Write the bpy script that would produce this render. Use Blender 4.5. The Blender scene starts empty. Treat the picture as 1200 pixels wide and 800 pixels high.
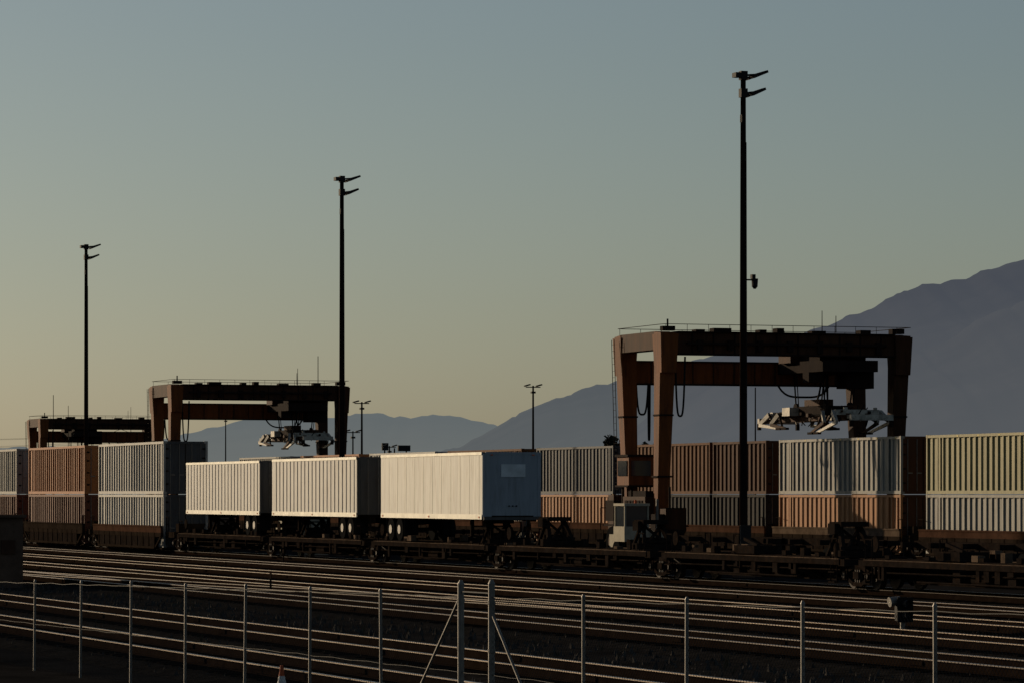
import bpy, math, random
from mathutils import Vector, noise
random.seed(7)
S=bpy.context.scene
CAMH=3.35
TH=math.radians(19.46)      # angle between view direction and the tracks (tracks run along +Y)

# ---------------------------------------------------------------- materials
def mat(name,col,rough=.7,metal=0.,var=.25,scale=1.2,dirt=None,dirt_amt=.0,bump=0.,bscale=30,spec=.3,streak=False):
    m=bpy.data.materials.new(name); m.use_nodes=True
    nt=m.node_tree; b=nt.nodes['Principled BSDF']
    tc=nt.nodes.new('ShaderNodeTexCoord'); mp=nt.nodes.new('ShaderNodeMapping')
    nt.links.new(tc.outputs['Object'],mp.inputs['Vector'])
    if streak: mp.inputs['Scale'].default_value=(2.2,2.2,.25)
    n=nt.nodes.new('ShaderNodeTexNoise'); n.inputs['Scale'].default_value=scale; n.inputs['Detail'].default_value=8; n.inputs['Roughness'].default_value=.65
    nt.links.new(mp.outputs[0],n.inputs['Vector'])
    r=nt.nodes.new('ShaderNodeValToRGB')
    c=Vector(col)
    r.color_ramp.elements[0].position=.3; r.color_ramp.elements[1].position=.7
    r.color_ramp.elements[0].color=(*(c*(1-var)),1); r.color_ramp.elements[1].color=(*[min(1,v) for v in c*(1+var)],1)
    nt.links.new(n.outputs['Fac'],r.inputs['Fac'])
    out=r.outputs['Color']
    if dirt:
        n2=nt.nodes.new('ShaderNodeTexNoise'); n2.inputs['Scale'].default_value=scale*2.3; n2.inputs['Detail'].default_value=10; n2.inputs['Roughness'].default_value=.7
        nt.links.new(mp.outputs[0],n2.inputs['Vector'])
        r2=nt.nodes.new('ShaderNodeValToRGB'); r2.color_ramp.elements[0].position=.5; r2.color_ramp.elements[1].position=.72
        nt.links.new(n2.outputs['Fac'],r2.inputs['Fac'])
        mu=nt.nodes.new('ShaderNodeMath'); mu.operation='MULTIPLY'; mu.inputs[1].default_value=dirt_amt
        nt.links.new(r2.outputs['Color'],mu.inputs[0])
        mx=nt.nodes.new('ShaderNodeMixRGB'); mx.inputs['Color2'].default_value=(*dirt,1)
        nt.links.new(mu.outputs[0],mx.inputs['Fac']); nt.links.new(out,mx.inputs['Color1']); out=mx.outputs['Color']
    nt.links.new(out,b.inputs['Base Color'])
    b.inputs['Roughness'].default_value=rough; b.inputs['Metallic'].default_value=metal
    b.inputs['Specular IOR Level'].default_value=spec
    if bump>0:
        n3=nt.nodes.new('ShaderNodeTexNoise'); n3.inputs['Scale'].default_value=bscale; n3.inputs['Detail'].default_value=4
        nt.links.new(tc.outputs['Object'],n3.inputs['Vector'])
        bp=nt.nodes.new('ShaderNodeBump'); bp.inputs['Strength'].default_value=bump; bp.inputs['Distance'].default_value=.05
        nt.links.new(n3.outputs['Fac'],bp.inputs['Height']); nt.links.new(bp.outputs[0],b.inputs['Normal'])
    return m

M={}
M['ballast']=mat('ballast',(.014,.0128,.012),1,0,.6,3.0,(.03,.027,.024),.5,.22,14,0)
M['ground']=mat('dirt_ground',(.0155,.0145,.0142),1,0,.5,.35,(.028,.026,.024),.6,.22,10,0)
M['stone']=mat('stone',(.048,.044,.04),1,0,.7,6,spec=0)
M['tie']=mat('tie_wood',(.007,.006,.0055),1,0,.4,4,spec=0)
M['railside']=mat('rail_rust',(.012,.008,.006),1,0,.3,3,spec=0)
M['railhead0']=mat('rail_head_worn',(.20,.15,.105),.5,.4,.35,.6)
M['railhead1']=mat('rail_head_dull',(.085,.06,.042),.6,.3,.4,.5)
M['railhead2']=mat('rail_head_rusty',(.045,.03,.02),.8,.1,.4,.5)
M['railtop']=mat('rail_polished',(.5,.45,.39),.36,1,.2,3)
M['darksteel']=mat('dark_steel',(.015,.0118,.0102),1,0,.4,2,(.034,.02,.013),.7,spec=0)
M['wheel']=mat('wheel_steel',(.035,.027,.022),.7,.2,.3,3,spec=.1)
M['tan']=mat('tan_sill',(.10,.072,.052),.95,0,.4,1,(.03,.02,.015),.8,spec=0)
M['tandk']=mat('tan_sill_dark',(.022,.016,.012),1,0,.4,1,(.013,.010,.008),.8,spec=0)  # darker version of the tan sill colour
M['brownsill']=mat('brown_sill',(.06,.032,.021),.95,0,.3,1,(.025,.016,.012),.7,spec=0)
M['white']=mat('trailer_white',(.56,.545,.49),.6,0,.14,1.0,(.28,.21,.14),.6,streak=True)
M['white2']=mat('trailer_white_old',(.45,.435,.40),.6,0,.18,1.3,(.22,.16,.105),.75,streak=True)
M['nose']=mat('trailer_nose',(.24,.275,.31),.6,0,.12,1.0,(.12,.12,.12),.6,streak=True)  # white front wall with its bluish shade painted into the colour
M['rear']=mat('trailer_rear',(.075,.073,.07),.7,0,.2,1.0,(.04,.03,.026),.6,streak=True,spec=.1)  # rear end in shadow, the shade painted in as dark grey
M['plate']=mat('pale_plate',(.50,.54,.56),.6)
M['alu']=mat('aluminium_rail',(.36,.35,.31),.5,.4,.2,2)
M['rubber']=mat('rubber',(.012,.012,.012),1,spec=0)
M['c_silver']=mat('container_silver',(.28,.275,.255),.6,.1,.2,1,(.12,.09,.07),.7,streak=True,spec=.2)
M['c_silver2']=mat('container_grey',(.20,.192,.168),.6,.05,.2,1,(.10,.075,.05),.7,streak=True,spec=.2)
M['c_orange']=mat('container_orange',(.31,.118,.038),.7,0,.2,1,(.12,.05,.022),.65,streak=True,spec=.2)
M['c_tan']=mat('container_tan',(.34,.155,.062),.7,0,.2,1,(.15,.07,.033),.65,streak=True,spec=.2)
M['c_red']=mat('container_red',(.13,.048,.027),.7,0,.2,1,(.05,.025,.016),.6,streak=True,spec=.15)
M['c_brown']=mat('container_brown',(.070,.029,.014),.75,0,.25,1,(.03,.015,.009),.6,streak=True,spec=.1)
M['c_rust']=mat('container_rust',(.11,.046,.018),.75,0,.25,1,(.05,.025,.012),.6,streak=True,spec=.1)
M['c_dark']=mat('container_slate',(.058,.059,.062),.65,0,.25,1,(.035,.028,.02),.6,streak=True,spec=.15)
M['c_black']=mat('container_charcoal',(.024,.022,.021),.8,0,.3,1,streak=True,spec=.1)
M['c_olive']=mat('container_olive',(.22,.20,.10),.6,.05,.2,1,(.09,.075,.035),.65,streak=True,spec=.2)
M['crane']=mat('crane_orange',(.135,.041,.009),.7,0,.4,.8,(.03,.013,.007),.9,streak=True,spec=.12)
M['craneshade']=mat('crane_orange_shaded',(.046,.018,.008),.75,0,.4,.8,(.018,.010,.006),.8,streak=True,spec=.1)  # darkened copy of the crane orange, shade painted into the colour
M['cranedark']=mat('crane_dark',(.016,.010,.008),.9,0,.4,1,spec=.05)
M['spreader']=mat('spreader_paint',(.31,.285,.24),.55,.1,.45,1.5,(.05,.038,.028),.95)
M['polewood']=mat('pole_steel',(.015,.010,.008),1,0,.3,2,spec=0)
M['lamp']=mat('lamp_housing',(.022,.020,.019),.7,.1,spec=.1)
M['galv']=mat('galvanised',(.15,.138,.122),.55,.4,.3,5)
M['wire']=mat('fence_wire',(.04,.038,.035),.75,.3,.2,5)
M['black']=mat('black_hose',(.008,.008,.008),.9,spec=.1)
M['glass']=mat('cab_glass',(.03,.035,.04),.1,0,.1)
M['shed']=mat('shed_wall',(.085,.055,.04),.95,0,.3,1.5,(.045,.03,.022),.5,bump=.2,spec=0)
M['cream']=mat('cabinet_cream',(.30,.27,.20),.8,0,.15,1.5,(.15,.11,.08),.5)
M['cone']=mat('cone_orange',(.5,.09,.02),.7)
M['cwhite']=mat('cone_band',(.6,.6,.57),.6)
M['leaf']=mat('leaf',(.022,.024,.014),.9,0,.5,2,spec=.1)
M['weed']=mat('dry_grass',(.06,.05,.03),.9,0,.5,2,spec=0)
M['yellow']=mat('yellow_mark',(.5,.38,.06),.6)

# ---------------------------------------------------------------- mesh builder
import bmesh
class MB:
    def __init__(s): s.v=[];s.f=[];s.m=[];s.mats=[]
    def mi(s,k):
        if k not in s.mats: s.mats.append(k)
        return s.mats.index(k)
    def quad(s,pts,k):
        n=len(s.v); s.v+= [tuple(p) for p in pts]; s.f.append(tuple(range(n,n+len(pts)))); s.m.append(s.mi(k))
    def box(s,x0,x1,y0,y1,z0,z1,k):
        n=len(s.v)
        s.v+=[(x0,y0,z0),(x1,y0,z0),(x1,y1,z0),(x0,y1,z0),(x0,y0,z1),(x1,y0,z1),(x1,y1,z1),(x0,y1,z1)]
        for f in ((0,3,2,1),(4,5,6,7),(0,1,5,4),(1,2,6,5),(2,3,7,6),(3,0,4,7)):
            s.f.append(tuple(n+i for i in f)); s.m.append(s.mi(k))
    def tube(s,p0,p1,r0,r1,k,n=8,cap=True):
        p0=Vector(p0);p1=Vector(p1);d=(p1-p0)
        if d.length<1e-6:return
        d.normalize(); up=Vector((0,0,1)) if abs(d.z)<.95 else Vector((1,0,0))
        a=d.cross(up).normalized(); b=d.cross(a).normalized(); b0=len(s.v)
        for p,r in((p0,r0),(p1,r1)):
            for i in range(n):
                t=2*math.pi*(i+.5)/n; s.v.append(tuple(p+a*(r*math.cos(t))+b*(r*math.sin(t))))
        for i in range(n):
            j=(i+1)%n; s.f.append((b0+i,b0+n+i,b0+n+j,b0+j)); s.m.append(s.mi(k))
        if cap:
            s.f.append(tuple(b0+i for i in range(n))); s.m.append(s.mi(k))
            s.f.append(tuple(b0+n+i for i in reversed(range(n)))); s.m.append(s.mi(k))
    def beam(s,p0,p1,w0,h0,k,w1=None,h1=None):
        w1=w0 if w1 is None else w1; h1=h0 if h1 is None else h1
        p0=Vector(p0);p1=Vector(p1);d=(p1-p0).normalized()
        up=Vector((0,0,1)) if abs(d.z)<.8 else Vector((0,1,0))
        a=d.cross(up).normalized(); b=a.cross(d).normalized(); n=len(s.v)
        for p,w,h in((p0,w0,h0),(p1,w1,h1)):
            for sa,sb in((-1,-1),(1,-1),(1,1),(-1,1)):
                s.v.append(tuple(p+a*(sa*w/2)+b*(sb*h/2)))
        for f in ((0,1,2,3),(7,6,5,4),(0,4,5,1),(1,5,6,2),(2,6,7,3),(3,7,4,0)):
            s.f.append(tuple(n+i for i in f)); s.m.append(s.mi(k))
    def obj(s,name,parent=None):
        me=bpy.data.meshes.new(name); me.from_pydata(s.v,[],s.f)
        for k in s.mats: me.materials.append(M[k])
        me.polygons.foreach_set('material_index',s.m)
        me.update()
        o=bpy.data.objects.new(name,me); S.collection.objects.link(o)
        bm=bmesh.new(); bm.from_mesh(me); bmesh.ops.recalc_face_normals(bm,faces=bm.faces); bm.to_mesh(me); bm.free()
        if parent: o.parent=parent
        return o
    def wheel(s,x,y,z,r,w,k,n=20):   # axis along X
        s.tube((x-w/2,y,z),(x+w/2,y,z),r,r,k,n)

# ---------------------------------------------------------------- ground
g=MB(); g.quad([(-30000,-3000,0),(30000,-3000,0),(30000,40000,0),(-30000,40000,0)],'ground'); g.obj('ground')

# ---------------------------------------------------------------- tracks
def track(D,s0=20,s1=620,head='railhead0'):
    b=MB(); zb=.09
    pts=[(-2.1,.004),(-1.55,zb),(1.55,zb),(2.1,.004)]
    for i in range(3):
        a,c=pts[i],pts[i+1]
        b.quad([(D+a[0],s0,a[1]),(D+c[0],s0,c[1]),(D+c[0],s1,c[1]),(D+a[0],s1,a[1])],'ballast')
    y=s0
    while y<min(s1,330):
        j=random.uniform(-.04,.04); w=random.uniform(-.05,.05)
        b.box(D-1.28+w,D+1.28+w,y+j,y+j+.23,zb-.05,zb+.015+random.uniform(-.01,.02),'tie'); y+=.55
    for sd in(-1,1):
        x=D+sd*.755
        b.box(x-.07,x+.07,s0,s1,.12,.14,'railside')
        b.box(x-.012,x+.012,s0,s1,.14,.262,'railside')
        b.box(x-.034,x+.034,s0,s1,.262,.280,'railside')
        b.box(x-.034,x+.034,s0,s1,.2801,.296,head)
        b.quad([(x-.030,s0,.299),(x+.030,s0,.299),(x+.030,s1,.299),(x-.030,s1,.299)],'railtop')
        # rail joints
        y=s0+random.uniform(0,12)
        while y<300:
            b.box(x-.045,x+.045,y,y+.6,.17,.25,'railside'); y+=11.9
    return b.obj('railway_track')
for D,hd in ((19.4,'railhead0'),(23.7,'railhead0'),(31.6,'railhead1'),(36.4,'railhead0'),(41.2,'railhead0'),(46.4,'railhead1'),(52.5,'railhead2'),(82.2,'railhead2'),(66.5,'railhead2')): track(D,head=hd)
b=MB()
for sd in(-.755,.755):
    prev=None
    for i in range(41):
        t=i/40; x=36.4+(31.6-36.4)*(3*t*t-2*t**3)+sd; y=85+t*75
        if prev:
            b.beam((prev[0],prev[1],.2),(x,y,.2),.03,.12,'railside'); b.beam((prev[0],prev[1],.285),(x,y,.285),.066,.022,'railhead1')
        prev=(x,y)
b.obj('railway_turnout')

b=MB()
for i in range(26000):
    x=random.uniform(17.5,50); y=random.uniform(45,215)
    r=random.uniform(.02,.07); n=len(b.v); a=random.random()*6
    b.v+=[(x+r*math.cos(a+q*2.1),y+r*math.sin(a+q*2.1),0) for q in range(3)]+[(x+random.uniform(-r,r)*.5,y,r*1.2+random.choice([.0,.08]))]
    for f in((0,1,3),(1,2,3),(2,0,3)): b.f.append(tuple(n+j for j in f)); b.m.append(b.mi('stone'))
b.obj('loose_gravel')
b=MB()
for i in range(260):
    x=random.choice([21.6,27.5,28.5,34,38.9,43.8,49.5])+random.gauss(0,.4); y=random.uniform(55,200)
    for q in range(random.randint(5,14)):
        a=random.random()*6.28; l=random.uniform(.08,.3); dx=l*.5*math.cos(a); dy=l*.5*math.sin(a)
        b.quad([(x-.008,y,0.05),(x+.008,y,.05),(x+dx,y+dy,l+.06)],'weed')
b.obj('dry_weeds')

# ---------------------------------------------------------------- rail car parts
def bogie(b,D,s):
    for dy in(-.88,.88):
        for dx in(-.755,.755):
            b.wheel(D+dx,s+dy,.72,.42,.13,'wheel')
            b.wheel(D+dx*1.0-(.09 if dx>0 else -.09),s+dy,.72,.46,.03,'wheel')
        b.tube((D-1.1,s+dy,.72),(D+1.1,s+dy,.72),.08,.08,'darksteel',8)
        for dx in(-1.03,1.03):
            b.box(D+dx-.11,D+dx+.11,s+dy-.17,s+dy+.17,.58,.88,'darksteel')
            b.tube((D+dx-.16,s+dy,.72),(D+dx+.16,s+dy,.72),.1,.1,'wheel',10)
    for dx in(-1.03,1.03):
        b.beam((D+dx,s-.88,.85),(D+dx,s-.3,1.0),.14,.13,'darksteel'); b.beam((D+dx,s+.88,.85),(D+dx,s+.3,1.0),.14,.13,'darksteel')
        b.beam((D+dx,s-.3,.99),(D+dx,s+.3,.99),.14,.14,'darksteel')
        b.beam((D+dx,s-.88,.68),(D+dx,s-.32,.45),.14,.12,'darksteel'); b.beam((D+dx,s+.88,.68),(D+dx,s+.32,.45),.14,.12,'darksteel')
        b.beam((D+dx,s-.34,.45),(D+dx,s+.34,.45),.14,.13,'darksteel')
        for q in(-.16,0,.16): b.tube((D+dx,s+q,.5),(D+dx,s+q,.92),.065,.065,'wheel',8)
    b.box(D-1.15,D+1.15,s-.2,s+.2,.62,.85,'darksteel')

def hitch(b,D,s,up=True,h=1.0):
    z=1.28
    if up:
        for dx in(-.55,.55):
            b.beam((D+dx,s-.75,z),(D+dx*.6,s,z+h-.1),.13,.16,'darksteel'); b.beam((D+dx,s+.55,z),(D+dx*.6,s+.1,z+h-.1),.11,.13,'darksteel')
        b.beam((D-.5,s-.65,z+.1),(D+.35,s-.05,z+h-.2),.09,.09,'darksteel'); b.beam((D+.5,s-.65,z+.1),(D-.35,s-.05,z+h-.2),.09,.09,'darksteel')
        b.box(D-.5,D+.5,s-.45,s+.5,z+h-.16,z+h,'darksteel'); b.box(D-.62,D-.3,s-.2,s+.35,z+h-.4,z+h-.05,'darksteel')
        b.box(D-.35,D+.35,s-.3,s+.5,z,z+.45,'darksteel')
        b.beam((D-.6,s-.6,z+.3),(D+.6,s-.6,z+.3),.1,.1,'darksteel')
        b.box(D-.75,D+.75,s-.95,s-.7,z,z+.22,'darksteel')
    else:
        b.box(D-.5,D+.5,s-.9,s+.9,z,z+.28,'darksteel'); b.beam((D-.3,s-.8,z+.28),(D-.2,s+.6,z+.5),.12,.1,'darksteel')

def spinecar(D,s0,s1,hs=(),k='darksteel'):
    b=MB()
    b.box(D-.38,D+.38,s0+.55,s1-.55,.98,1.26,k)
    y0=s0+1.7;y1=s1-1.7
    b.box(D-.3,D+.3,y0+1.2,y1-1.2,.5,.98,k)
    b.beam((D,y0,1.0),(D,y0+1.25,.7),.6,.4,k); b.beam((D,y1,1.0),(D,y1-1.25,.7),.6,.4,k)
    for sx in(-1,1):
        b.box(D+sx*1.28-.05,D+sx*1.28+.05,s0+.9,s1-.9,1.06,1.24,k)
        b.box(D+sx*1.28-.04,D+sx*1.28+.04,s0+.95,s1-.95,1.24,1.262,'tan')
        y=s0+1.2
        while y<s1-1:
            b.beam((D+sx*1.28,y,1.16),(D+sx*.3,y,.95),.12,.2,k)
            b.beam((D+sx*1.24,y,1.08),(D+sx*.3,y+.1,.6),.06,.08,k); y+=1.55
        b.box(D+sx*.95-.3,D+sx*.95+.3,s0+1.2,s0+6.3,1.265,1.31,k)
        b.box(D+sx*.95-.3,D+sx*.95+.3,s1-5.5,s1-1.2,1.265,1.31,k)
        for yy in(s0+1.1,s1-1.6):
            b.tube((D+sx*1.3,yy,.5),(D+sx*1.3,yy,1.9),.025,.025,k,5); b.tube((D+sx*1.3,yy+.5,.5),(D+sx*1.3,yy+.5,1.9),.025,.025,k,5)
            b.tube((D+sx*1.3,yy,1.9),(D+sx*1.3,yy+.5,1.9),.025,.025,k,5)
            for zz in(.48,.8): b.box(D+sx*1.3-.1,D+sx*1.3+.04,yy,yy+.5,zz,zz+.04,k)
        for yy in(s0+2.6,s1-2.8,(s0+s1)/2-3.2,(s0+s1)/2+3.0):
            b.box(D+sx*1.16-.12,D+sx*1.16+.12,yy,yy+.32,1.3,1.3+random.uniform(.1,.28),k)
        b.tube((D+sx*1.22,s0+1,.9),(D+sx*1.22,s1-1,.86),.025,.025,k,5)
        for q in range(7):
            yy=random.uniform(s0+1.5,s1-1.5); l=random.uniform(.15,.5)
            b.box(D+sx*1.25-.04,D+sx*1.25+.04,yy,yy+random.uniform(.06,.45),1.06-l,1.06,k)
        for q in range(5):
            yy=random.uniform(s0+1.5,s1-1.5); b.box(D+sx*1.1-.15,D+sx*1.1+.1,yy,yy+random.uniform(.15,.6),1.31,1.31+random.uniform(.06,.3),random.choice([k,k,'tan']))
    b.box(D-1.3,D+1.3,s0+.55,s0+1.15,1.02,1.24,k); b.box(D-1.3,D+1.3,s1-1.15,s1-.55,1.02,1.24,k)
    b.box(D-.25,D+.25,s0-.3,s0+.6,.85,1.1,k)
    for h in hs: hitch(b,D,*h)
    c=(s0+s1)/2
    b.tube((D-.9,c-.8,.75),(D-.9,c+.5,.75),.2,.2,k,10)
    b.box(D-1.1,D-.6,c+1.2,c+1.7,.6,1.0,k)
    b.box(D-1.15,D-.8,c-2.6,c-2.0,.62,1.0,k)
    b.tube((D-1.2,c-4,.62),(D-1.2,c+4,.62),.03,.03,k,5)
    b.tube((D-.9,s1-1.0,1.24),(D-.9,s1-1.0,1.75),.03,.03,k,6); b.tube((D-.94,s1-1.0,1.75),(D-.90,s1-1.0,1.75),.26,.26,k,14)
    for dx in(-.5,.5):
        b.beam((D+dx,s0+.6,1.05),(D+dx,s0,.62),.06,.06,'black'); b.beam((D+dx,s0,.62),(D+dx,s0-.5,1.0),.06,.06,'black')
    bogie(b,D,s0)
    return b.obj('spine_rail_car')

DT=52.5
bs=[78,95,112.3,129.3,147.3,164.3,181,198.9]
hit={95:[(97.5,True,1.1),(107,False)],112.3:[(115.3,True,1.15),(123,False)],129.3:[(133,True,1.1),(143.4,True,1.15)],147.3:[(150.2,True,1.0)],164.3:[(177,True,1.0)],181:[(193.5,True,1.0)],78:[(81,False)]}
for i in range(len(bs)-1):
    spinecar(DT,bs[i],bs[i+1],hs=hit.get(bs[i],()))

def wellcar(D,s0,s1,k,c0,c1,k2=None):
    b=MB(); k2=k2 or k
    b.box(D-1.2,D+1.2,s0+.5,c0-.3,1.0,1.3,k2); b.box(D-1.2,D+1.2,c1+.3,s1-.5,1.0,1.3,k2)
    for sx in(-1,1):
        x=D+sx*1.42
        b.box(x-.05,x+.05,c0-.35,c1+.35,1.25,1.55,k)
        b.box(x-.09,x+.09,c0-.35,c1+.35,1.55,1.63,k)
        b.box(x-.05,x+.05,c0-.35,c1+.35,1.02,1.246,k2)
        b.box(x-.09,x+.09,c0+1,c1-1,.38,.5,k2)
        b.beam((x,c0-.3,1.05),(x,c0+1.0,.45),.1,.12,k2); b.beam((x,c1+.3,1.05),(x,c1-1.0,.45),.1,.12,k2)
        y=c0+1
        while y<c1-.8:
            b.box(x-.07,x+.07,y,y+.12,.5,1.246,k2); y+=1.3
        b.box(x-.03,x+.03,c0+1,c1-1,.5,1.02,'darksteel')
        for e in(s0+.9,s1-1.4):
            b.tube((x,e,.5),(x,e,2.1),.022,.022,k2,5); b.tube((x,e+.45,.5),(x,e+.45,2.1),.022,.022,k2,5); b.tube((x,e,2.1),(x,e+.45,2.1),.022,.022,k2,5)
    b.box(D-1.3,D+1.3,c0,c1,.36,.42,k2)
    b.box(D-.25,D+.25,s0-.5,s0+.6,.85,1.1,k2)
    b.box(D-.9,D+.5,s0+.7,s0+1.3,1.3,1.75,k2)
    bogie(b,D,s0)
    return b.obj('well_rail_car')

# ---------------------------------------------------------------- containers
def container(D0,s0,s1,z0,k,h=2.84,pitch=.58,marks=False,kf=None,ke=None):
    b=MB(); D1=D0+2.44; z1=z0+h; kf=kf or k; ke=ke or k
    fr=.12
    def side(x,sg):
        y=s0+fr; dep=.075; zz0=z0+.16; zz1=z1-.14
        prof=[(y,dep)]
        while y+pitch<s1-fr-.05:
            d=dep+random.uniform(-.014,.010)
            prof+= [(y+pitch*.42,d),(y+pitch*.54,.004),(y+pitch*.76,.004+random.uniform(0,.006)),(y+pitch*.90,d)]
            y+=pitch
        prof.append((s1-fr,dep))
        for i in range(len(prof)-1):
            a,c=prof[i],prof[i+1]
            xa=x-sg*a[1]; xc=x-sg*c[1]
            b.quad([(xa,a[0],zz0),(xc,c[0],zz0),(xc,c[0],zz1),(xa,a[0],zz1)],k)
        xo=x+sg*.02; xi=x-sg*.1
        X0,X1=min(xo,xi),max(xo,xi)
        b.box(X0,X1,s0+fr,s1-fr,z0,z0+.16,kf); b.box(X0,X1,s0+fr,s1-fr,z1-.13,z1,kf)
        b.box(X0,X1,s0,s0+fr,z0,z1+.01,kf); b.box(X0,X1,s1-fr,s1,z0,z1+.01,kf)
        L=s1-s0
        if L>13.2:
            for yy in(s0+L/2-6.1,s0+L/2+5.95): b.box(X0-.002,X1,yy,yy+.18,z0+.16,z1-.13,kf)
    side(D0,-1); side(D1,1)
    b.quad([(D0,s0+.03,z1-.03),(D1,s0+.03,z1-.03),(D1,s1-.03,z1-.03),(D0,s1-.03,z1-.03)],k)
    b.quad([(D0,s0+.03,z0+.05),(D1,s0+.03,z0+.05),(D1,s1-.03,z0+.05),(D0,s1-.03,z0+.05)],'darksteel')
    b.box(D0+.08,D1-.08,s0+.05,s0+.11,z0+.1,z1-.1,ke); b.box(D0+.1,D1-.1,s0,s0+.1,z0,z0+.14,ke); b.box(D0+.1,D1-.1,s0,s0+.1,z1-.14,z1,ke)  # ke: separate end-wall colour, set darker to paint in the shade there
    b.box(D0+.1,D1-.1,s1-.1,s1-.03,z0,z1-.04,k)
    c=(D0+D1)/2
    b.box(c-.02,c+.02,s0+.03,s0+.05,z0+.14,z1-.14,'darksteel')
    for dx in(-.85,-.35,.35,.85):
        b.tube((c+dx,s0+.02,z0+.12),(c+dx,s0+.02,z1-.12),.022,.022,'galv',6)
        b.box(c+dx-.02,c+dx+.25,s0-.01,s0+.02,z0+1.0,z0+1.06,'galv')
    for zz in(.5,1.2,1.9,2.4):
        for dx in(-1.02,1.02): b.box(c+dx-.08,c+dx+.08,s0+.02,s0+.05,z0+zz,z0+zz+.08,'darksteel')
    if marks:
        L=s1-s0; n=int(L/2.2)
        for i in range(n): b.box(D0-.028,D0-.0205,s0+.5+i*2.2,s0+.66+i*2.2,z1-.1,z1-.04,'yellow')
    for x in(D0,D1-.16):
        for y in(s0-.012,s1-.16):
            for z in(z0-.005,z1-.11): b.box(x-.026,x+.182,y,y+.172,z,z+.125,kf)
    return b.obj('shipping_container')

ZL=.46; ZU=ZL+2.88
for s0,s1,lo,up,mk,ke in [(136.5,151.3,'c_silver2','c_orange',0,None),(153.9,168.9,'c_silver2','c_olive',1,None),(171.8,186.8,'c_tan','c_silver2',1,'c_brown'),(188.6,196.0,'c_black','c_brown',0,None),(196.4,208.2,'c_black','c_rust',0,None),
        (211.3,224.6,'c_tan','c_dark',0,None),(227.4,242.0,'c_silver2','c_rust',0,None),(244.8,259.5,'c_orange','c_silver',0,None),(262,276.8,'c_dark','c_orange',0,None),(279.5,294,'c_red','c_silver2',0,None)]:
    container(81,s0,s1,ZL,lo,ke=ke); container(81+random.uniform(-.02,.02),s0+random.uniform(-.03,.03),s1,ZU,up,marks=bool(mk),ke=ke)
for s0,s1,c0,c1 in [(134.8,152.6,136.5,151.3),(152.6,170.3,153.9,168.9),(170.3,187.7,171.8,186.8),(187.7,209.7,188.6,208.2),(209.7,226,211.3,224.6),(226,243.4,227.4,242),(243.4,260.7,244.8,259.5),(260.7,278,262,276.8),(278,295,279.5,294)]:
    wellcar(82.22,s0,s1,'tan' if s0==170.3 else 'brownsill',c0,c1,'tandk')
for s0,s1,lo,up in [(201.6,216.7,'c_silver','c_silver'),(220.2,235.5,'c_red','c_orange'),(239,254.3,'c_red','c_silver2'),(258,273,'c_silver','c_red')]:
    container(51.3,s0,s1,ZL,lo,ke='c_dark' if lo=='c_silver' else None); container(51.3,s0,s1,ZU,up,ke='c_dark' if up=='c_silver' else None)
for s0,s1,c0,c1,k in [(198.9,218.5,201.6,216.7,'brownsill'),(218.5,237.2,220.2,235.5,'tandk'),(237.2,256,239,254.3,'brownsill'),(256,275,258,273,'tandk')]:
    wellcar(52.52,s0,s1,k,c0,c1,'tandk')

# empty container chassis and a yard tractor parked in the lane beside the cranes
def chassis(D,s0,L=12.4):
    b=MB(); k='darksteel'
    for x in(D-.45,D+.45): b.box(x-.08,x+.08,s0,s0+L,1.05,1.35,k)
    for y in(s0,s0+3.2,s0+6.5,s0+9.5,s0+L-.2): b.box(D-1.2,D+1.2,y,y+.2,1.1,1.32,k)
    for x in(D-.6,D+.6):
        b.box(x-.06,x+.06,s0+L-3.2,s0+L-3.05,.15,1.1,k); b.box(x-.12,x+.12,s0+L-3.3,s0+L-2.95,.06,.15,k)
    for dy in(1.3,2.55):
        for x in(D-1.05,D-.75,D+.75,D+1.05): b.wheel(x,s0+dy,.5,.5,.24,'rubber')
        for x in(D-1.18,D+1.18): b.wheel(x,s0+dy,.5,.2,.03,'galv',12)
        b.tube((D-.7,s0+dy,.5),(D+.7,s0+dy,.5),.07,.07,k)
    b.box(D-.9,D+.9,s0-.05,s0,.5,.6,k)
    b.obj('container_chassis')
for D,s in((70,118),(70.2,134),(70,151),(69.8,159.5),(70,205),(70,222)): chassis(D,s)
def tractor(D,s0):
    b=MB()
    for x in(D-.45,D+.45): b.box(x-.09,x+.09,s0,s0+5.0,.7,.95,'darksteel')
    for y,w in((s0+1.1,.75),(s0+4.2,.0)):
        for x in((D-1.05,D-.78,D+.78,D+1.05) if w else (D-1.0,D+1.0)): b.wheel(x,y,.52,.52,.26,'rubber'); 
        for x in(D-1.19,D+1.19): b.wheel(x,y,.52,.22,.03,'galv',12)
        b.tube((D-.8,y,.52),(D+.8,y,.52),.08,.08,'darksteel')
    b.box(D-1.15,D+.15,s0+3.0,s0+4.5,1.0,1.75,'cream'); b.box(D-1.1,D+.1,s0+3.05,s0+4.3,1.75,2.75,'glass'); b.box(D-1.17,D+.17,s0+2.95,s0+4.45,2.75,2.88,'cream')
    for x in(D-1.14,D+.06):
        for y in(s0+3.0,s0+4.3): b.box(x,x+.08,y,y+.08,1.752,2.748,'cream')
    b.box(D-1.1,D+1.1,s0+4.5,s0+5.2,.7,1.35,'cream'); b.box(D+.2,D+1.1,s0+3.4,s0+4.5,1.0,1.5,'cream')
    b.box(D-1.2,D+1.2,s0+5.2,s0+5.3,.45,.8,'darksteel'); b.tube((D+.5,s0+2.8,1),(D+.5,s0+2.8,3.1),.07,.07,'galv')
    b.box(D-.45,D+.45,s0+.6,s0+1.6,.98,1.2,'darksteel'); b.tube((D-.5,s0+3.2,2.88),(D-.5,s0+3.2,3.05),.07,.06,'cone',10)
    b.obj('yard_tractor')
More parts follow.
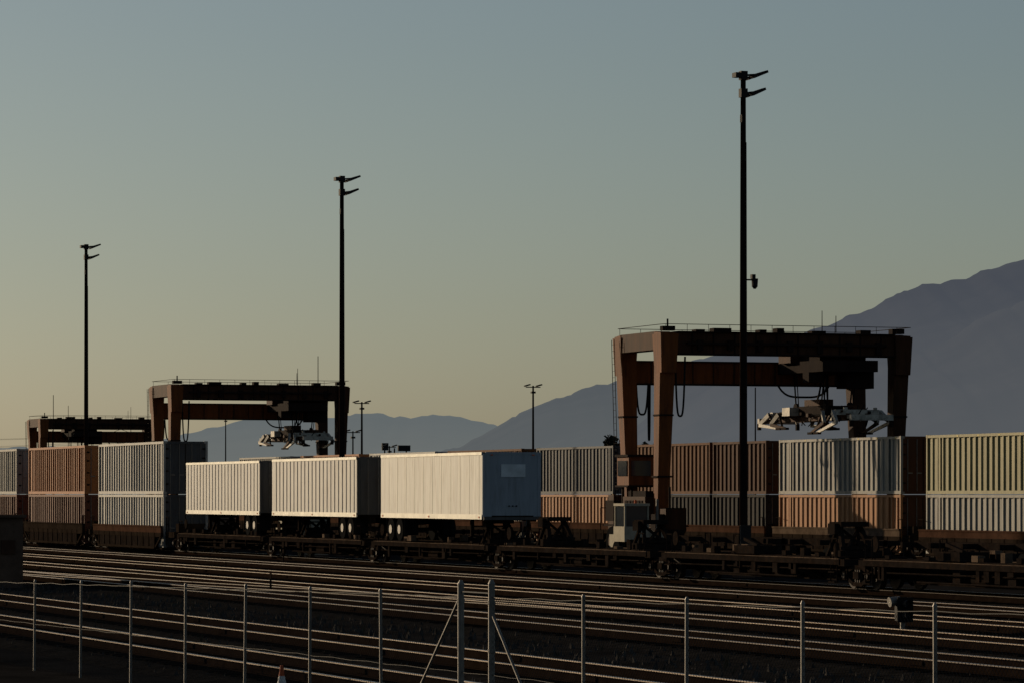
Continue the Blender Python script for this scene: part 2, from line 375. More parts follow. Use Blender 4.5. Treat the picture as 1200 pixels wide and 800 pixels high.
tractor(69,172.5); tractor(70,236)
b=MB(); b.box(57.6,58.7,195.2,196.6,0,.12,'shed'); b.box(57.65,58.65,195.25,196.55,.12,2.15,'cream'); b.box(57.55,58.75,195.15,196.65,2.15,2.22,'cream'); b.box(57.635,57.65,195.88,195.92,.2,2.1,'darksteel'); b.obj('electrical_cabinet')

# ---------------------------------------------------------------- semi-trailers
def trailer(D0,s0,s1,z0,z1,k,wheels_at,style,floor=1.3,endk=None):
    b=MB(); D1=D0+2.55
    r=.14; o=[]
    for cx,cy,a0 in((D0+r,s0+r,180),(D1-r,s0+r,270),(D1-r,s1-r,0),(D0+r,s1-r,90)):
        for i in range(5):
            a=math.radians(a0+i*22.5); o.append((cx+r*math.cos(a),cy+r*math.sin(a)))
    n=len(o)
    for i in range(n):
        a,c=o[i],o[(i+1)%n]
        kk=(endk or k) if max(a[1],c[1])<s0+.15 else k
        if abs(a[1]-c[1])>5 and abs(a[0]-D0)<.01:
            # side skin with slight oil-canning between posts
            m=46; 
            for q in range(m):
                ya=a[1]+(c[1]-a[1])*q/m; yc=a[1]+(c[1]-a[1])*(q+1)/m
                for (za,zc) in ((z0+.1,(z0+z1)/2),((z0+z1)/2,z1-.06)):
                    def off(y,z): return 0 if (z<z0+.2 or z>z1-.1) else -.006*noise.noise(Vector((y*1.7,z*2,s0)))
                    b.quad([(a[0]+off(ya,za),ya,za),(a[0]+off(yc,za),yc,za),(a[0]+off(yc,zc),yc,zc),(a[0]+off(ya,zc),ya,zc)],k)
        else:
            b.quad([(a[0],a[1],z0+.1),(c[0],c[1],z0+.1),(c[0],c[1],z1-.06),(a[0],a[1],z1-.06)],kk)
    b.quad([(x,y,z1-.02) for x,y in o],k); b.quad([(x,y,z0+.12) for x,y in o],'darksteel')
    b.box(D0-.025,D0+.05,s0+.15,s1-.15,z1-.12,z1,'alu'); b.box(D1-.05,D1+.025,s0+.15,s1-.15,z1-.12,z1,'alu')
    b.box(D0+.1,D1-.1,s0-.012,s0+.05,z1-.1,z1,endk or 'alu'); b.box(D0+.1,D1-.1,s1-.05,s1+.012,z1-.1,z1,'alu')
    b.box(D0-.02,D0+.05,s0+.15,s1-.15,z0,z0+.2,'alu'); b.box(D1-.05,D1+.02,s0+.15,s1-.15,z0,z0+.2,'alu')
    y=s0+.5; st=1.22 if style==0 else .61
    while y<s1-.3:
        if style==0: b.box(D0-.008,D0+.02,y,y+.04,z0+.2,z1-.12,'alu')
        else: b.box(D0-.028,D0+.02,y,y+.05,z0+.2,z1-.12,k)
        y+=st
    for yy in(s0+.4,(s0+s1)/2,s1-.5): b.box(D0-.04,D0-.024,yy,yy+.12,z0+.05,z0+.12,'cone')
    y=s0+.5
    while y<s1-.3: b.box(D0+.06,D1-.06,y,y+.06,z0-.05,z0+.1,'darksteel'); y+=.6
    wy=s0+1.9 if wheels_at=='near' else s1-2.0
    for dy in(-.62,.62):
        for x in(D0+.18,D0+.47,D1-.18,D1-.47):
            b.wheel(x,wy+dy,floor+.5,.5,.24,'rubber',20)
        for x in(D0+.045,D1-.045): b.wheel(x,wy+dy,floor+.5,.2,.03,'galv',12)
        b.tube((D0+.3,wy+dy,floor+.5),(D1-.3,wy+dy,floor+.5),.07,.07,'darksteel')
    b.box(D0+.75,D0+.95,wy-1.6,wy+1.6,z0-.3,z0,'darksteel'); b.box(D1-.95,D1-.75,wy-1.6,wy+1.6,z0-.3,z0,'darksteel')
    for dy in(-1.3,1.3):
        b.box(D0+.06,D0+.7,wy+dy-.01,wy+dy+.01,floor+.25,z0,'rubber')
    ly=s1-3.0 if wheels_at=='near' else s0+3.0
    for x in(D0+.55,D1-.55):
        b.box(x-.07,x+.07,ly-.07,ly+.07,z0-.7,z0,'darksteel'); b.box(x-.13,x+.13,ly-.15,ly+.15,z0-.74,z0-.7,'darksteel')
    b.beam((D0+.55,ly,z0-.3),(D1-.55,ly,z0-.3),.06,.06,'darksteel')
    c=(D0+D1)/2
    if wheels_at=='near':
        b.box(D0+.14,D1-.14,s0-.02,s0+.01,z0+.12,z1-.12,endk or k); b.box(c-.015,c+.015,s0-.03,s0-.02,z0+.12,z1-.12,'darksteel')
        for dx in(-.8,-.3,.3,.8): b.tube((c+dx,s0-.045,z0+.1),(c+dx,s0-.045,z1-.1),.02,.02,'galv',6)
        b.box(D0+.5,D1-.5,s0-.05,s0+.05,z0-.62,z0-.52,'darksteel')
        for x in(D0+.6,D1-.6): b.box(x-.05,x+.05,s0-.04,s0+.04,z0-.52,z0,'darksteel')
    else:
        b.box(c-.5,c+.55,s0-.03,s0+.0,z1-1.02,z1-.5,'plate')
        b.box(c-.9,c+.9,s0-.02,s0,z0+.1,z0+.16,'darksteel')
        b.box(D0+.03,D1-.03,s0-.015,s0+.14,z0-.02,z0+.12,'rear')
        for x in(D0+.16,D1-.16): b.box(x-.03,x+.03,s0-.02,s0,z0+.15,z1-.12,'nose')
        for dx in(-.16,0,.16): b.tube((c+dx,s0-.06,z0+.55),(c+dx,s0,z0+.55),.03,.03,'darksteel')
        for dx in(-.9,.9): b.box(c+dx-.05,c+dx+.05,s0-.03,s0,z1-.14,z1-.1,'cone')
    return b.obj('semi_trailer')
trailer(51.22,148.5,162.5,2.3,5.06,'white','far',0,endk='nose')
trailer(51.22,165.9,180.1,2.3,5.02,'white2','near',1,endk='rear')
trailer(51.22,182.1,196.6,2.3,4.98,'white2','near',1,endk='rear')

# ---------------------------------------------------------------- gantry cranes
def crane(D0,s0,sd=10.3,sz=7.0):
    root=bpy.data.objects.new('gantry_crane',None); S.collection.objects.link(root); root.location=(D0,s0,0)
    SP=13.4; WB=5.8; H=11.85
    b=MB()
    for x in(0,SP):
        for y,yb in((0,.7),(WB,WB-.9)):
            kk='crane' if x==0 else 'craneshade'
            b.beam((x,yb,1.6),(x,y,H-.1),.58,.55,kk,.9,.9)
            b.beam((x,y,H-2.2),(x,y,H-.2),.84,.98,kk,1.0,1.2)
            for zz in(4.2,7.4):
                t=(zz-1.6)/(H-1.7); yc=yb+(y-yb)*t; b.box(x-.42,x+.42,yc-.42,yc+.42,zz,zz+.09,'cranedark')
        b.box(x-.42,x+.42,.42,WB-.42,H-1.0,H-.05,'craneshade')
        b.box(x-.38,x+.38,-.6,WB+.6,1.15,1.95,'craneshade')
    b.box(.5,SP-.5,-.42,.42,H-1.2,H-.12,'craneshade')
    b.box(.45,SP-.45,WB-.4,WB+.4,9.25,10.4,'crane')
    b.box(.5,SP-.5,-.6,.6,H-.12,H-.06,'cranedark')
    b.box(.5,SP-.5,-.56,.56,H-1.27,H-1.2,'cranedark')
    b.box(.5,SP-.5,WB-.5,WB+.5,10.4,10.46,'cranedark'); b.box(.5,SP-.5,WB-.5,WB+.5,9.18,9.25,'cranedark')
    for i in range(10):
        x=1.3+i*1.2
        b.box(x,x+.07,-.46,.46,H-1.19,H-.13,'cranedark'); b.box(x,x+.07,WB-.44,WB+.44,9.26,10.39,'craneshade')
    b.box(1.0,SP-1.0,-.62,-.45,H-.75,H-.62,'cranedark')
    for i in range(7): b.box(1.6+i*1.7,1.9+i*1.7,-.6,-.43,H-1.0-random.random()*.15,H-.5,'cranedark')
    b.obj('frame',parent=root)
    w=MB()
    for x in(0,SP):
        for y in(.0,WB):
            for dx in(-.55,.55):
                w.wheel(x+dx,y,.8,.8,.5,'rubber',22); w.wheel(x+dx*1.48,y,.8,.35,.06,'craneshade',14)
            w.box(x-.25,x+.25,y-.3,y+.3,.7,1.15,'cranedark')
            w.box(x-.9,x+.9,y-1.0,y+1.0,1.63,1.72,'cranedark')
    w.obj('wheels',parent=root)
    r=MB()
    for y in(-.55,WB+.3):
        z0=H-.06; x=-.2
        while x<SP+.4: r.tube((x,y,z0),(x,y,z0+.36),.014,.014,'cranedark',5); x+=1.2
        r.tube((-.3,y,z0+.36),(SP+.4,y,z0+.36),.018,.018,'cranedark',5)
    for x in(-.3,SP+.4):
        r.tube((x,-.55,H+.3),(x,WB+.3,H+.3),.018,.018,'cranedark',5)
    r.tube((SP-1.9,WB,10.4),(SP-1.9,WB,13.3),.04,.02,'cranedark',5)
    r.tube((9.8,.2,H),(9.8,.2,H+.9),.03,.02,'cranedark',5)
    r.tube((.2,.2,H),(.2,.2,H+.6),.05,.05,'cranedark',6); r.box(-.15,.55,0,.4,H-.02,H+.22,'cranedark')
    r.box(SP-.4,SP+.3,0,.5,H-.02,H+.25,'cranedark')
    for x0,x1,hh in((1.6,2.1,.12),(2.6,3.6,.2),(5.2,5.6,.15),(6.2,6.6,.24),(8.2,9.0,.13),(11,11.6,.2)): r.box(x0,x1,-.3,.3,H-.06,H-.06+hh,'cranedark')
    for dy in(-.2,.2): r.tube((-.75,WB-.8+dy,1.9),(-.75,WB-.1+dy,H-.3),.02,.02,'cranedark',5)
    z=2.2
    while z<H-.5:
        yy=WB-.8+.7*(z-1.9)/(H-2.2); r.tube((-.75,yy-.2,z),(-.75,yy+.2,z),.013,.013,'cranedark',4); z+=.35
    r.obj('railings',parent=root)
    c=MB()
    c.box(-.75,.7,1.0,4.2,1.95,3.2,'craneshade'); c.box(-.6,.55,1.3,3.8,3.2,3.5,'cranedark')
    for i in range(6): c.box(-.78,-.75,1.3+i*.45,1.6+i*.45,2.2,3.0,'cranedark')
    c.tube((.2,2,3.4),(.2,2,4.3),.08,.08,'cranedark',8)
    c.box(-.95,.65,3.0,4.9,3.7,3.8,'cranedark')
    c.box(-.85,.55,3.1,4.8,3.8,5.3,'crane'); c.box(-.9,-.85,3.3,4.6,4.3,5.1,'glass'); c.box(-.7,.4,3.06,3.1,4.3,5.1,'glass'); c.box(-.95,.65,3.0,4.9,5.3,5.42,'cranedark')
    for y in(3.3,4.6): c.beam((-.6,y,1.95),(-.6,y,3.7),.12,.12,'cranedark')
    c.box(-1.0,-.5,-1.1,-.5,.9,2.3,'cranedark'); c.box(-.5,.6,-1.3,-.5,1.3,2.6,'craneshade'); c.tube((-.2,-1.1,2.6),(-.2,-1.1,3.7),.06,.06,'cranedark')
    c.box(-.9,-.4,5.2,6.4,1.9,3.0,'cranedark'); c.box(-1.0,.3,-1.9,-1.3,.8,1.5,'cranedark'); c.box(-.4,.4,6.5,7.3,1.2,3.3,'craneshade')
    for y in(-1.6,6.9): c.tube((-1.0,y,1.4),(-1.0,y,2.6),.025,.025,'cranedark',5); c.tube((.5,y,1.4),(.5,y,2.6),.025,.025,'cranedark',5); c.tube((-1.0,y,2.6),(.5,y,2.6),.025,.025,'cranedark',5)
    c.obj('machinery',parent=root)
    h=MB()
    def hose(p,q,drop,k='black',r_=.055):
        pv=None
        for i in range(17):
            t=i/16; x=p[0]+(q[0]-p[0])*t; y=p[1]+(q[1]-p[1])*t; z=p[2]+(q[2]-p[2])*t-drop*(1-(2*t-1)**4)
            if pv: h.tube(pv,(x,y,z),r_,r_,k,6,False)
            pv=(x,y,z)
    hose((.7,WB+.2,9.3),(1.4,WB+.2,9.3),1.7); hose((.55,0,10.5),(1.1,0,10.5),3.1)
    hose((SP-1.5,WB,9.2),(SP-4.5,WB,9.2),.6); hose((1.2,WB-.3,9.2),(1.3,WB-.3,9.2),3.0)
    h.box(sd-1.6,sd+1.6,-.55,WB+.5,H-2.05,H-1.45,'cranedark')
    h.box(sd-1.3,sd+1.3,.5,WB-.5,H-1.45,H-.5,'cranedark')
    h.box(sd+.3,sd+1.9,.6,1.9,H-2.9,H-1.9,'cranedark'); h.box(sd-1.9,sd-1.0,3.0,4.6,H-1.5,H-.4,'craneshade')
    h.box(sd-1.8,sd-1.0,.8,1.6,H-2.6,H-2.05,'cranedark')
    for x in(-.9,.9):
        for y in(1.0,WB-1.0):
            h.tube((sd+x,y,H-2.0),(sd+x*.8,y+.1,sz+.7),.045,.045,'black',5)
            h.tube((sd+x+.15,y,H-2.0),(sd+x*.8+.15,y+.1,sz+.7),.03,.03,'black',5)
            h.wheel(sd+x*.8,y+.1,sz+.75,.28,.14,'cranedark',12)
    hose((sd-.4,1.5,H-2.0),(sd+.5,3.5,sz+1.0),.5); hose((sd+.6,4.5,H-2.0),(sd-.2,4.0,sz+1.0),.7)
    h.obj('trolley_and_hoses',parent=root)
    p=MB(); cy=WB/2; z=sz
    for x in(-.55,.55):
        p.box(sd+x-.14,sd+x+.14,cy-4.4,cy+4.4,z+.05,z+.38,'craneshade')
        p.box(sd+x-.1,sd+x+.1,cy-6.1,cy+6.1,z+.1,z+.3,'spreader')
    for y in(-6.1,6.1):
        p.box(sd-1.2,sd+1.2,cy+y-.13,cy+y+.13,z-.02,z+.28,'spreader')
        for x in(-1.15,1.15): p.beam((sd+x,cy+y,z),(sd+x,cy+y,z-.35),.18,.18,'cranedark')
    for y in(-4.2,-2.9,2.9,4.2):
        p.box(sd-1.25,sd+1.25,cy+y-.18,cy+y+.18,z+.3,z+.58,'spreader' if abs(y)>3 else 'cranedark')
        for sx in(-1,1):
            e=(sd+sx*1.35,cy+y,z+.45); kn=(sd+sx*1.55,cy+y*1.22,z-.1); tip=(sd+sx*1.5,cy+y*.6,z-.62+.3*(y>0))
            p.beam(e,kn,.18,.26,'spreader',.14,.2)
            p.beam(kn,tip,.13,.18,'spreader' if abs(y)>3 else 'craneshade',.1,.12)
            p.tube(e,(sd+sx*1.4,cy+y*.8,z-.25),.06,.06,'cranedark',6)
            p.tube(kn,(sd+sx*1.0,cy+y*.95,z+.35),.05,.05,'cranedark',6)
            p.box(tip[0]-.1,tip[0]+.1,tip[1]-.3,tip[1]+.3,tip[2]-.08,tip[2]+.04,'cranedark')
    p.box(sd-.8,sd+.8,cy-1.5,cy+1.5,z+.3,z+.85,'cranedark'); p.box(sd-.6,sd+.2,cy-.8,cy+1.2,z+.85,z+1.2,'craneshade')
    p.box(sd-1.3,sd-.6,cy+1.6,cy+2.6,z+.35,z+.8,'spreader'); p.box(sd+.4,sd+1.2,cy-2.6,cy-1.7,z+.35,z+.85,'craneshade')
    rr=random.Random(5)
    for i in range(46):
        yy=cy+rr.uniform(-5,5); xx=sd+rr.uniform(-1.2,1.2); p.tube((xx,yy,z+.35),(xx+rr.uniform(-.5,.5),yy+rr.uniform(-1.0,1.0),z+rr.uniform(-.2,.95)),.03,.03,rr.choice(['black','galv','cranedark']),5)
    for i in range(22):
        yy=cy+rr.uniform(-4.6,4.6); xx=sd+rr.uniform(-1.3,1.1); s_=rr.uniform(.08,.25); z_=z+rr.uniform(.0,.6); p.box(xx,xx+s_,yy,yy+s_*1.6,z_,z_+s_,rr.choice(['cranedark','spreader','craneshade','cranedark']))
    p.obj('spreader',parent=root)
    return root
crane(74.2,186.0,10.3,7.2); crane(74.1,287.6,10.5,7.5); crane(94,424,5,7.0)

# ---------------------------------------------------------------- light poles
def lightpole(x,y,h=20.4,cam=False):
    b=MB()
    b.tube((x,y,0),(x,y,h-.2),.17,.105,'polewood',12); b.box(x-.35,x+.35,y-.35,y+.35,0,.35,'shed')
    for z,l,lf in((h-.35,.95,.28),(h-1.05,.85,.0)):
        b.beam((x-lf-.1,y,z),(x+l*.6,y,z+.08),.08,.08,'lamp')
        b.box(x-.14,x+.14,y-.14,y+.14,z-.15,z+.2,'lamp')
        b.beam((x+l*.35,y-.15,z-.02),(x+l,y-.15,z+.20),.42,.16,'lamp',.36,.1)
        b.beam((x+l*.35,y+.4,z-.05),(x+l*.9,y+.4,z+.15),.36,.13,'lamp',.34,.1)
        b.beam((x,y,z),(x+.3,y+.4,z),.06,.06,'lamp')
        if lf: b.box(x-lf-.12,x-lf+.12,y-.2,y+.2,z-.06,z+.13,'lamp')
    b.box(x-.1,x+.06,y-.1,y+.1,h-2.2,h-1.9,'lamp')
    if cam:
        z=11.9
        b.beam((x,y,z),(x+.5,y,z),.06,.06,'lamp'); b.tube((x+.5,y,z-.25),(x+.5,y,z+.05),.12,.14,'lamp',10); b.tube((x+.5,y,z-.36),(x+.5,y,z-.25),.05,.13,'black',10)
        b.box(x+.35,x+.5,y-.1,y+.1,z+.05,z+.22,'lamp')
    b.box(x-.22,x+.22,y-.3,y-.17,1.3,2.1,'lamp'); b.tube((x+.13,y-.08,2),(x+.1,y-.06,h-3),.02,.02,'lamp',5)
    return b.obj('light_pole')
lightpole(60,142,20.4,True); lightpole(60,197.2,20.5); lightpole(60,257.2,20.5)
def mast(x,y,h,r=.14,heads=True):
    b=MB(); b.tube((x,y,0),(x,y,h),r,r*.6,'polewood',8)
    if heads:
        b.beam((x-.8,y,h-.15),(x+.8,y,h-.15),.1,.1,'lamp')
        for dx in(-.65,.65): b.beam((x+dx-.3,y,h-.05),(x+dx+.3,y,h+.12),.4,.13,'lamp')
        b.box(x-.22,x+.22,y-.2,y+.2,h-.8,h-.6,'lamp')
    b.obj('yard_light_mast' if heads else 'radio_mast')
def W(xc,zc):
    return (xc*math.cos(TH)+zc*math.sin(TH), -xc*math.sin(TH)+zc*math.cos(TH))
for xc,zc,h,r in((2.2,400,14.6,.15),(-15.8,404,13.0,.15),(-17.4,420,10.2,.12),(-44,590,15.2,.13),(-15.0,470,9.2,.14)):
    x,y=W(xc,zc); mast(x,y,h,r)
x,y=W(17.3,273); mast(x,y,10.9,.07,False)
x,y=W(-19.7,390); mast(x,y,17.3,.06,False); x,y=W(-43,360); mast(x,y,12.6,.05,False); x,y=W(-41.6,360); mast(x,y,11.6,.04,False)
b=MB(); x,y=W(-31,1050)
for dx in(-4,-1.2,2.2):
    b.tube((x+dx,y,0),(x+dx,y,15.8),.3,.2,'polewood',6)
b.box(x-4.8,x-3.0,y-.3,y+.3,15.2,17.2,'lamp'); b.box(x-.2,x+3.3,y-.3,y+.3,15,16.6,'lamp'); b.obj('floodlight_rack')
def pylon(x,y,h):
    b=MB(); w=4.0
    for sx in(-1,1):
        for sy in(-1,1): b.tube((x+sx*w,y+sy*w,0),(x+sx*.6,y+sy*.6,h),.2,.14,'lamp',5)
    n=8
    for i in range(n):
        t0=i/n;t1=(i+1)/n; a=w+(.6-w)*t0; c=w+(.6-w)*t1
        for sx in(-1,1):
            b.tube((x-a,y+sx*a,h*t0),(x+c,y+sx*c,h*t1),.1,.1,'lamp',4); b.tube((x+a,y+sx*a,h*t0),(x-c,y+sx*c,h*t1),.1,.1,'lamp',4)
            b.tube((x+sx*a,y-a,h*t0),(x+sx*c,y+c,h*t1),.1,.1,'lamp',4)
    for z,l in((h*.98,5),(h*.88,7),(h*.78,5.5)):
        b.tube((x-l,y,z),(x+l,y,z),.17,.17,'lamp',4); b.tube((x-l,y,z),(x,y,z+1.8),.1,.1,'lamp',4); b.tube((x+l,y,z),(x,y,z+1.8),.1,.1,'lamp',4)
    return b.obj('transmission_tower')
x,y=W(-163,1600); pylon(x,y,29)
x2,y2=W(-330,1500); pylon(x2,y2,29)
b=MB()
for z,l in((28,5),(25,7),(22,5)):
    for sx in(-1,1):
        pv=None
        for i in range(21):
            t=i/20; p=(x+sx*l+(x2-x)*t,y+(y2-y)*t,z-6*(1-(2*t-1)**2)*.5)
            if pv: b.tube(pv,p,.06,.06,'black',4,False)
            pv=p
b.obj('power_lines')

# ---------------------------------------------------------------- distant trees
def tree(x,y,h,cr):
    b=MB(); b.tube((x,y,0),(x,y,h*.75),h*.03,h*.015,'tie',7)
    for i in range(6):
        a=random.random()*6.28; b.tube((x,y,h*random.uniform(.4,.7)),(x+cr*.7*math.cos(a),y+cr*.7*math.sin(a),h*random.uniform(.75,.95)),h*.012,h*.004,'tie',5)
    cl=[(random.uniform(-.8,.8)*cr,random.uniform(-.8,.8)*cr,random.uniform(.55,.95)*h,random.uniform(.25,.5)*cr) for _ in range(14)]
    for i in range(900):
        c=random.choice(cl); v=Vector((random.gauss(0,1),random.gauss(0,1),random.gauss(0,1))).normalized()*c[3]*random.uniform(.6,1.1)
        p=Vector((x+c[0],y+c[1],c[2]))+v; s=random.uniform(.15,.35)
        a=Vector((random.uniform(-1,1),random.uniform(-1,1),random.uniform(-1,1)))*s; d=Vector((random.uniform(-1,1),random.uniform(-1,1),random.uniform(-1,1)))*s
        b.quad([p-a,p-d,p+a,p+d],'leaf')
    b.obj('tree')
for xc,zc,h,c in ((7.9,300,8.0,1.1),(-2.8,520,9.3,2.2),(10.8,300,7.2,1.6),(-5,560,9.0,3)):
    x,y=W(xc,zc); tree(x,y,h,c)

# ---------------------------------------------------------------- fence
A=Vector((17.8,36.9)); Bp=Vector((15.7,71.6)); dv=(Bp-A).normalized()
def fp(t): p=A+dv*t; return (p.x,p.y)
def ftop(t): return 2.14-(t/34.76)*.44
b=MB()
posts=[-9.18,-6.12,-3.06,0,3.06,6.12,9.18]+[13.34+3.06*i for i in range(1,12)]
for t in posts:
    x,y=fp(t); h=ftop(t)+random.uniform(-.015,.02); lx,ly=random.uniform(-.018,.018),random.uniform(-.02,.02)
    b.tube((x,y,0),(x+lx,y+ly,h),.024,.024,'galv',8); b.tube((x+lx,y+ly,h),(x+lx,y+ly,h+.04),.03,.012,'galv',8)
t0,t1=-9.18,50
def sag(ta,tb,z0,r):
    n=max(1,int((tb-ta)/.765)); pv=None
    for i in range(n+1):
        t=ta+(tb-ta)*i/n; z=(ftop(t)-.03 if z0 is None else z0)-.014*math.sin(i*math.pi/2)**2-random.uniform(0,.01)
        q=(*fp(t),z)
        if pv: b.tube(pv,q,r,r,'wire',4,False)
        pv=q
sag(t0,12.24,None,.006); sag(13.34,t1,None,.006); sag(t0,t1,.9,.004)
def fabric(ta,tb):
    st=.075; t=ta-2.2
    while t<tb:
        for sg in(1,-1):
            u0=t if sg>0 else t+2.2
            z0,z1=.06,2.05
            ua=u0; ub=u0+sg*(z1-z0)
            lo,hi=max(min(ua,ub),ta),min(max(ua,ub),tb)
            if hi-lo<.02: continue
            zl=z0+(lo-ua)*sg; zh=z0+(hi-ua)*sg
            n_lo,n_hi=(lo,zl),(hi,zh)
            lim=lambda u: ftop(u)-.03
            if zl>lim(lo) and zh>lim(hi): continue
            if sg>0 and zh>lim(hi):
                f=zh-lim(hi); n_hi=(hi-f,zh-f)
            if sg<0 and zl>lim(lo):
                f=zl-lim(lo); n_lo=(lo+f,zl-f)
            b.tube((*fp(n_lo[0]),n_lo[1]),(*fp(n_hi[0]),n_hi[1]),.002,.002,'wire',3,False)
        t+=st
fabric(-9.18,12.24); fabric(13.34,49)
b.obj('chain_link_fence')
g=MB()
for t,h in((12.24,2.13),(13.34,2.1)):
    x,y=fp(t); g.tube((x,y,0),(x,y,h),.045,.045,'galv',12); g.tube((x,y,h),(x,y,h+.06),.05,.02,'galv',12)
    for z in(.5,1.2,1.85): g.tube((x,y,z),(x,y,z+.05),.056,.056,'galv',10)
g.tube((*fp(12.24),2.0),(*fp(13.34),2.0),.012,.012,'wire',8); g.tube((*fp(12.24),.35),(*fp(13.34),.35),.02,.02,'galv',8)
g.tube((*fp(12.24),1.75),(*fp(10.6),.25),.02,.02,'galv',8); g.tube((*fp(13.34),1.95),(*fp(15.3),.25),.02,.02,'galv',8)
g.obj('fence_gate')

# ---------------------------------------------------------------- shed, dwarf signal, cone
b=MB(); b.box(25.6,29.2,135,138.6,0,2.5,'shed'); b.box(25.45,29.3,134.85,138.75,2.5,2.6,'shed'); b.box(27.0,27.9,134.96,135,.1,2.1,'brownsill'); b.box(28.4,28.9,134.94,135,1.2,1.7,'brownsill'); b.obj('equipment_shed')
b=MB(); x,y=38.8,82.2
b.box(x-.25,x+.25,y-.25,y+.25,0,.15,'shed'); b.tube((x,y,.15),(x,y,.45),.06,.06,'galv'); b.box(x-.15,x+.15,y-.12,y+.12,.36,.88,'lamp')
b.box(x-.2,x+.2,y-.16,y-.12,.33,.92,'black')
for z in(.5,.76): b.tube((x,y-.15,z),(x,y-.36,z),.09,.1,'lamp',12,False); b.tube((x,y-.165,z),(x,y-.17,z),.08,.08,'glass',12)
b.tube((x-.32,y+.05,.80),(x-.05,y+.05,.84),.12,.1,'galv',12)
b.obj('dwarf_rail_signal')
b=MB(); x,y=17.15,59.7
b.box(x-.17,x+.17,y-.17,y+.17,0,.03,'cone'); b.tube((x,y,.03),(x,y,.28),.12,.075,'cone',16); b.tube((x,y,.28),(x,y,.41),.075,.048,'cwhite',16); b.tube((x,y,.41),(x,y,.58),.048,.025,'cone',16); b.obj('traffic_cone')
for x,y in((34.1,120),(49.2,171)):
    b=MB(); b.box(x-.15,x+.35,y-.2,y+.2,0,.18,'tie'); b.tube((x,y,.18),(x,y,.6),.04,.03,'darksteel'); b.box(x-.01,x+.01,y-.1,y+.1,.6,.78,'darksteel'); b.beam((x,y,.25),(x,y+.6,.3),.04,.04,'darksteel'); b.obj('switch_stand')

# ---------------------------------------------------------------- mountains
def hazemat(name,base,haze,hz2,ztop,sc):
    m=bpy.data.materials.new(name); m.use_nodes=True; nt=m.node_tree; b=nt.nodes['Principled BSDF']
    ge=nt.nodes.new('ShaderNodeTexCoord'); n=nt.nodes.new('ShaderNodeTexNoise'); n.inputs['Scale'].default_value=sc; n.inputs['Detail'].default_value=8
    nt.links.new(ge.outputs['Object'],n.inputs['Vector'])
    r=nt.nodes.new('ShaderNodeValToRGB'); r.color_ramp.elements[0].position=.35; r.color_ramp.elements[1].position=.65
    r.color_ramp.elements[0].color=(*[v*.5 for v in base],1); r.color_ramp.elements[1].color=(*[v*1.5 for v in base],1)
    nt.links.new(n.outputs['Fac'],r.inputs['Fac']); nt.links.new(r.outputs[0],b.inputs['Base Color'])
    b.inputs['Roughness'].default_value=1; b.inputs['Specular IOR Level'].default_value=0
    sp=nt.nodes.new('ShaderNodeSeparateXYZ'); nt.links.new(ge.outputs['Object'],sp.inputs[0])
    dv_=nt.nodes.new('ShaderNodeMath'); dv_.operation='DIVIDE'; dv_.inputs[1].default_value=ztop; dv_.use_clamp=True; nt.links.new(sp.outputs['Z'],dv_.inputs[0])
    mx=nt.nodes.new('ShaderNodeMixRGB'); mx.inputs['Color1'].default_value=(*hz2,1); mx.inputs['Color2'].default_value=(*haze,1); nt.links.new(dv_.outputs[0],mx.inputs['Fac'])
    nt.links.new(mx.outputs[0],b.inputs['Emission Color']); b.inputs['Emission Strength'].default_value=1  # airlight painted in as emission, paler toward the foot of the hills
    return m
def ridge(R,prof,name,m,seed,depth=.35,amp=.16):
    prof=sorted(prof); N=420; x0=prof[0][0];x1=prof[-1][0]
    def ev(x):
        for i in range(len(prof)-1):
            if prof[i][0]<=x<=prof[i+1][0]:
                t=(x-prof[i][0])/(prof[i+1][0]-prof[i][0]); return prof[i][1]+(prof[i+1][1]-prof[i][1])*t
        return 0
    K=26; V=[];F=[]
    for i in range(N+1):
        x=x0+(x1-x0)*i/N; e=ev(x)*R+CAMH
        e+= e*.03*noise.fractal(Vector((x*60,seed,0)),1,2,6)+ R*.0006*noise.fractal(Vector((x*260,seed,3)),.8,2,5)
        for j in range(K+1):
            v=j/K
            if v<=.75: t=v/.75; yy=R*(1-depth*(1-t)); sh=t**1.15
            else: t=(v-.75)/.25; yy=R*(1+depth*.4*t); sh=1-t**.9
            nn=noise.ridged_multi_fractal(Vector((x*14,yy/R*9,seed)),1,2,5,1,2) if 0<v<.99 else 0
            wgt=math.sin(min(1,v/.75)*math.pi) if v<.75 else 0
            z=e*sh + (nn-1)*amp*e*wgt
            V.append((x*R*(yy/R)**.3,yy,max(z,-5) if j>0 else -8))
    for i in range(N):
        for j in range(K):
            a=i*(K+1)+j; F.append((a,a+K+1,a+K+2,a+1))
    me=bpy.data.meshes.new(name); me.from_pydata(V,[],F); me.materials.append(m); me.polygons.foreach_set('use_smooth',[True]*len(F)); me.update()
    o=bpy.data.objects.new(name,me); S.collection.objects.link(o); o.rotation_euler=(0,0,-TH); return o
def pf(l): return [((x-600)/4500,(578-y)/4500) for x,y in l]
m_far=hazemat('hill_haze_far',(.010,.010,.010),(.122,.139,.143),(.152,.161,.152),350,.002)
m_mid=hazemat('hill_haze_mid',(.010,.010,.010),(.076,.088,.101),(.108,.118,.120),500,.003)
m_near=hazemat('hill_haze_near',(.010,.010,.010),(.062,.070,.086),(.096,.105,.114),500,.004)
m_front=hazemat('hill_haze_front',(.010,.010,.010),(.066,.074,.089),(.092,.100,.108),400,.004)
ridge(19000,pf([(-900,540),(-500,520),(-200,530),(0,524),(120,520),(200,512),(235,503),(262,499),(300,488),(335,484),(365,489),(400,485),(440,480),(462,487),(485,487),(510,482),(530,485),(560,492),(585,498),(640,505),(760,515),(900,520),(1300,530),(1800,540)]),'mountain_range',m_far,1.3)
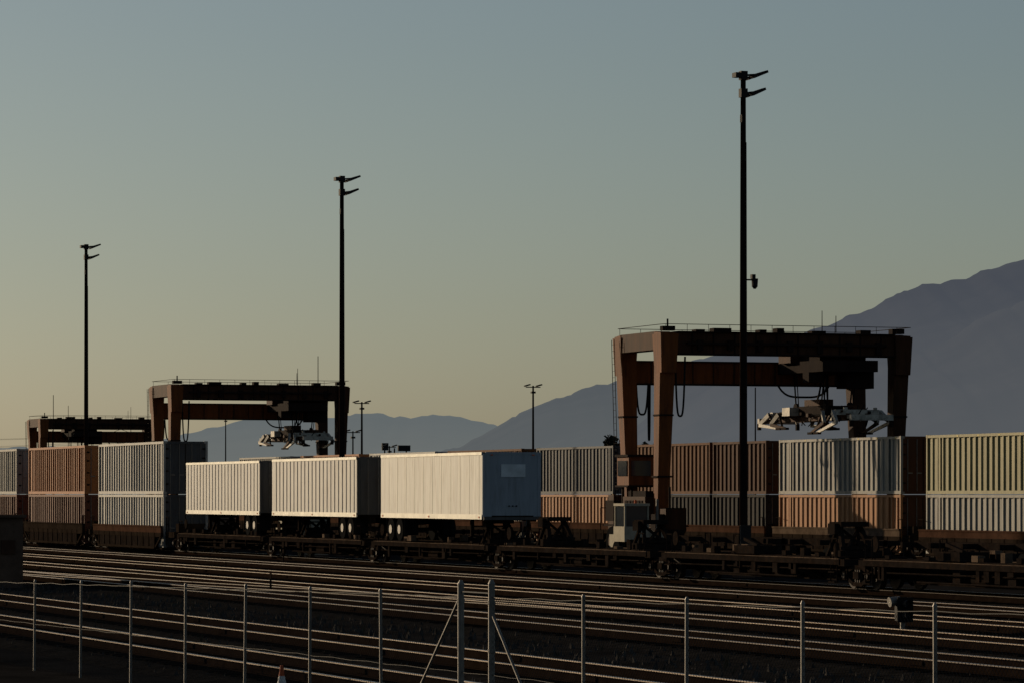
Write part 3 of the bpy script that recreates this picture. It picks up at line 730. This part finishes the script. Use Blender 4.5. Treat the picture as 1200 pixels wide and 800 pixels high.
ridge(13000,pf([(300,577),(430,553),(505,532),(545,519),(575,503),(600,487),(625,476),(655,465),(690,450),(722,443),(760,432),(820,418),(880,405),(960,400),(1200,430),(1600,470),(2100,520)]),'mountain_range',m_mid,5.1)
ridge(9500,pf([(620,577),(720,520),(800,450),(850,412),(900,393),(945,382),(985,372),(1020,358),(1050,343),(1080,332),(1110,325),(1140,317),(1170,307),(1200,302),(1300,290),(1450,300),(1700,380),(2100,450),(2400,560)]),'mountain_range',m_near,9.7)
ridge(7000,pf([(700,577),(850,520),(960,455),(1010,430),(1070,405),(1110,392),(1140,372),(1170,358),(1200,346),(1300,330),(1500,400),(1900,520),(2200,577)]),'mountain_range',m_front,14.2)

# ---------------------------------------------------------------- light
AZ=math.radians(-28); EL=math.radians(13)
w=bpy.data.worlds.new('World'); S.world=w; w.use_nodes=True; nt=w.node_tree
sky=nt.nodes.new('ShaderNodeTexSky'); sky.sky_type='NISHITA'; sky.sun_disc=False; sky.sun_elevation=EL; sky.sun_rotation=AZ
sky.air_density=1.0; sky.dust_density=1.0; sky.ozone_density=2.0
hs=nt.nodes.new('ShaderNodeHueSaturation'); hs.inputs['Saturation'].default_value=.78
mxc=nt.nodes.new('ShaderNodeMixRGB'); mxc.blend_type='MULTIPLY'; mxc.inputs['Fac'].default_value=1; mxc.inputs['Color2'].default_value=(.955,1,1.02,1)
nt.links.new(sky.outputs[0],hs.inputs['Color']); nt.links.new(hs.outputs[0],mxc.inputs['Color1'])
bg=nt.nodes['Background']; bg.inputs['Strength'].default_value=.052
nt.links.new(mxc.outputs[0],bg.inputs['Color'])
sd=Vector((math.sin(AZ)*math.cos(EL),math.cos(AZ)*math.cos(EL),math.sin(EL)))
L=bpy.data.lights.new('sun','SUN'); L.energy=3.6; L.angle=math.radians(.5); L.color=(1,.78,.52)
lo=bpy.data.objects.new('sun',L); S.collection.objects.link(lo); lo.rotation_euler=sd.to_track_quat('Z','Y').to_euler()

cam=bpy.data.cameras.new('camera'); co=bpy.data.objects.new('camera',cam); S.collection.objects.link(co)
cam.sensor_width=36; cam.lens=135; cam.shift_y=178/1200; cam.clip_start=.5; cam.clip_end=60000
co.location=(0,0,CAMH); co.rotation_euler=(math.radians(90),0,-TH); S.camera=co
S.view_settings.view_transform='Standard'; S.view_settings.look='None'; S.view_settings.exposure=0
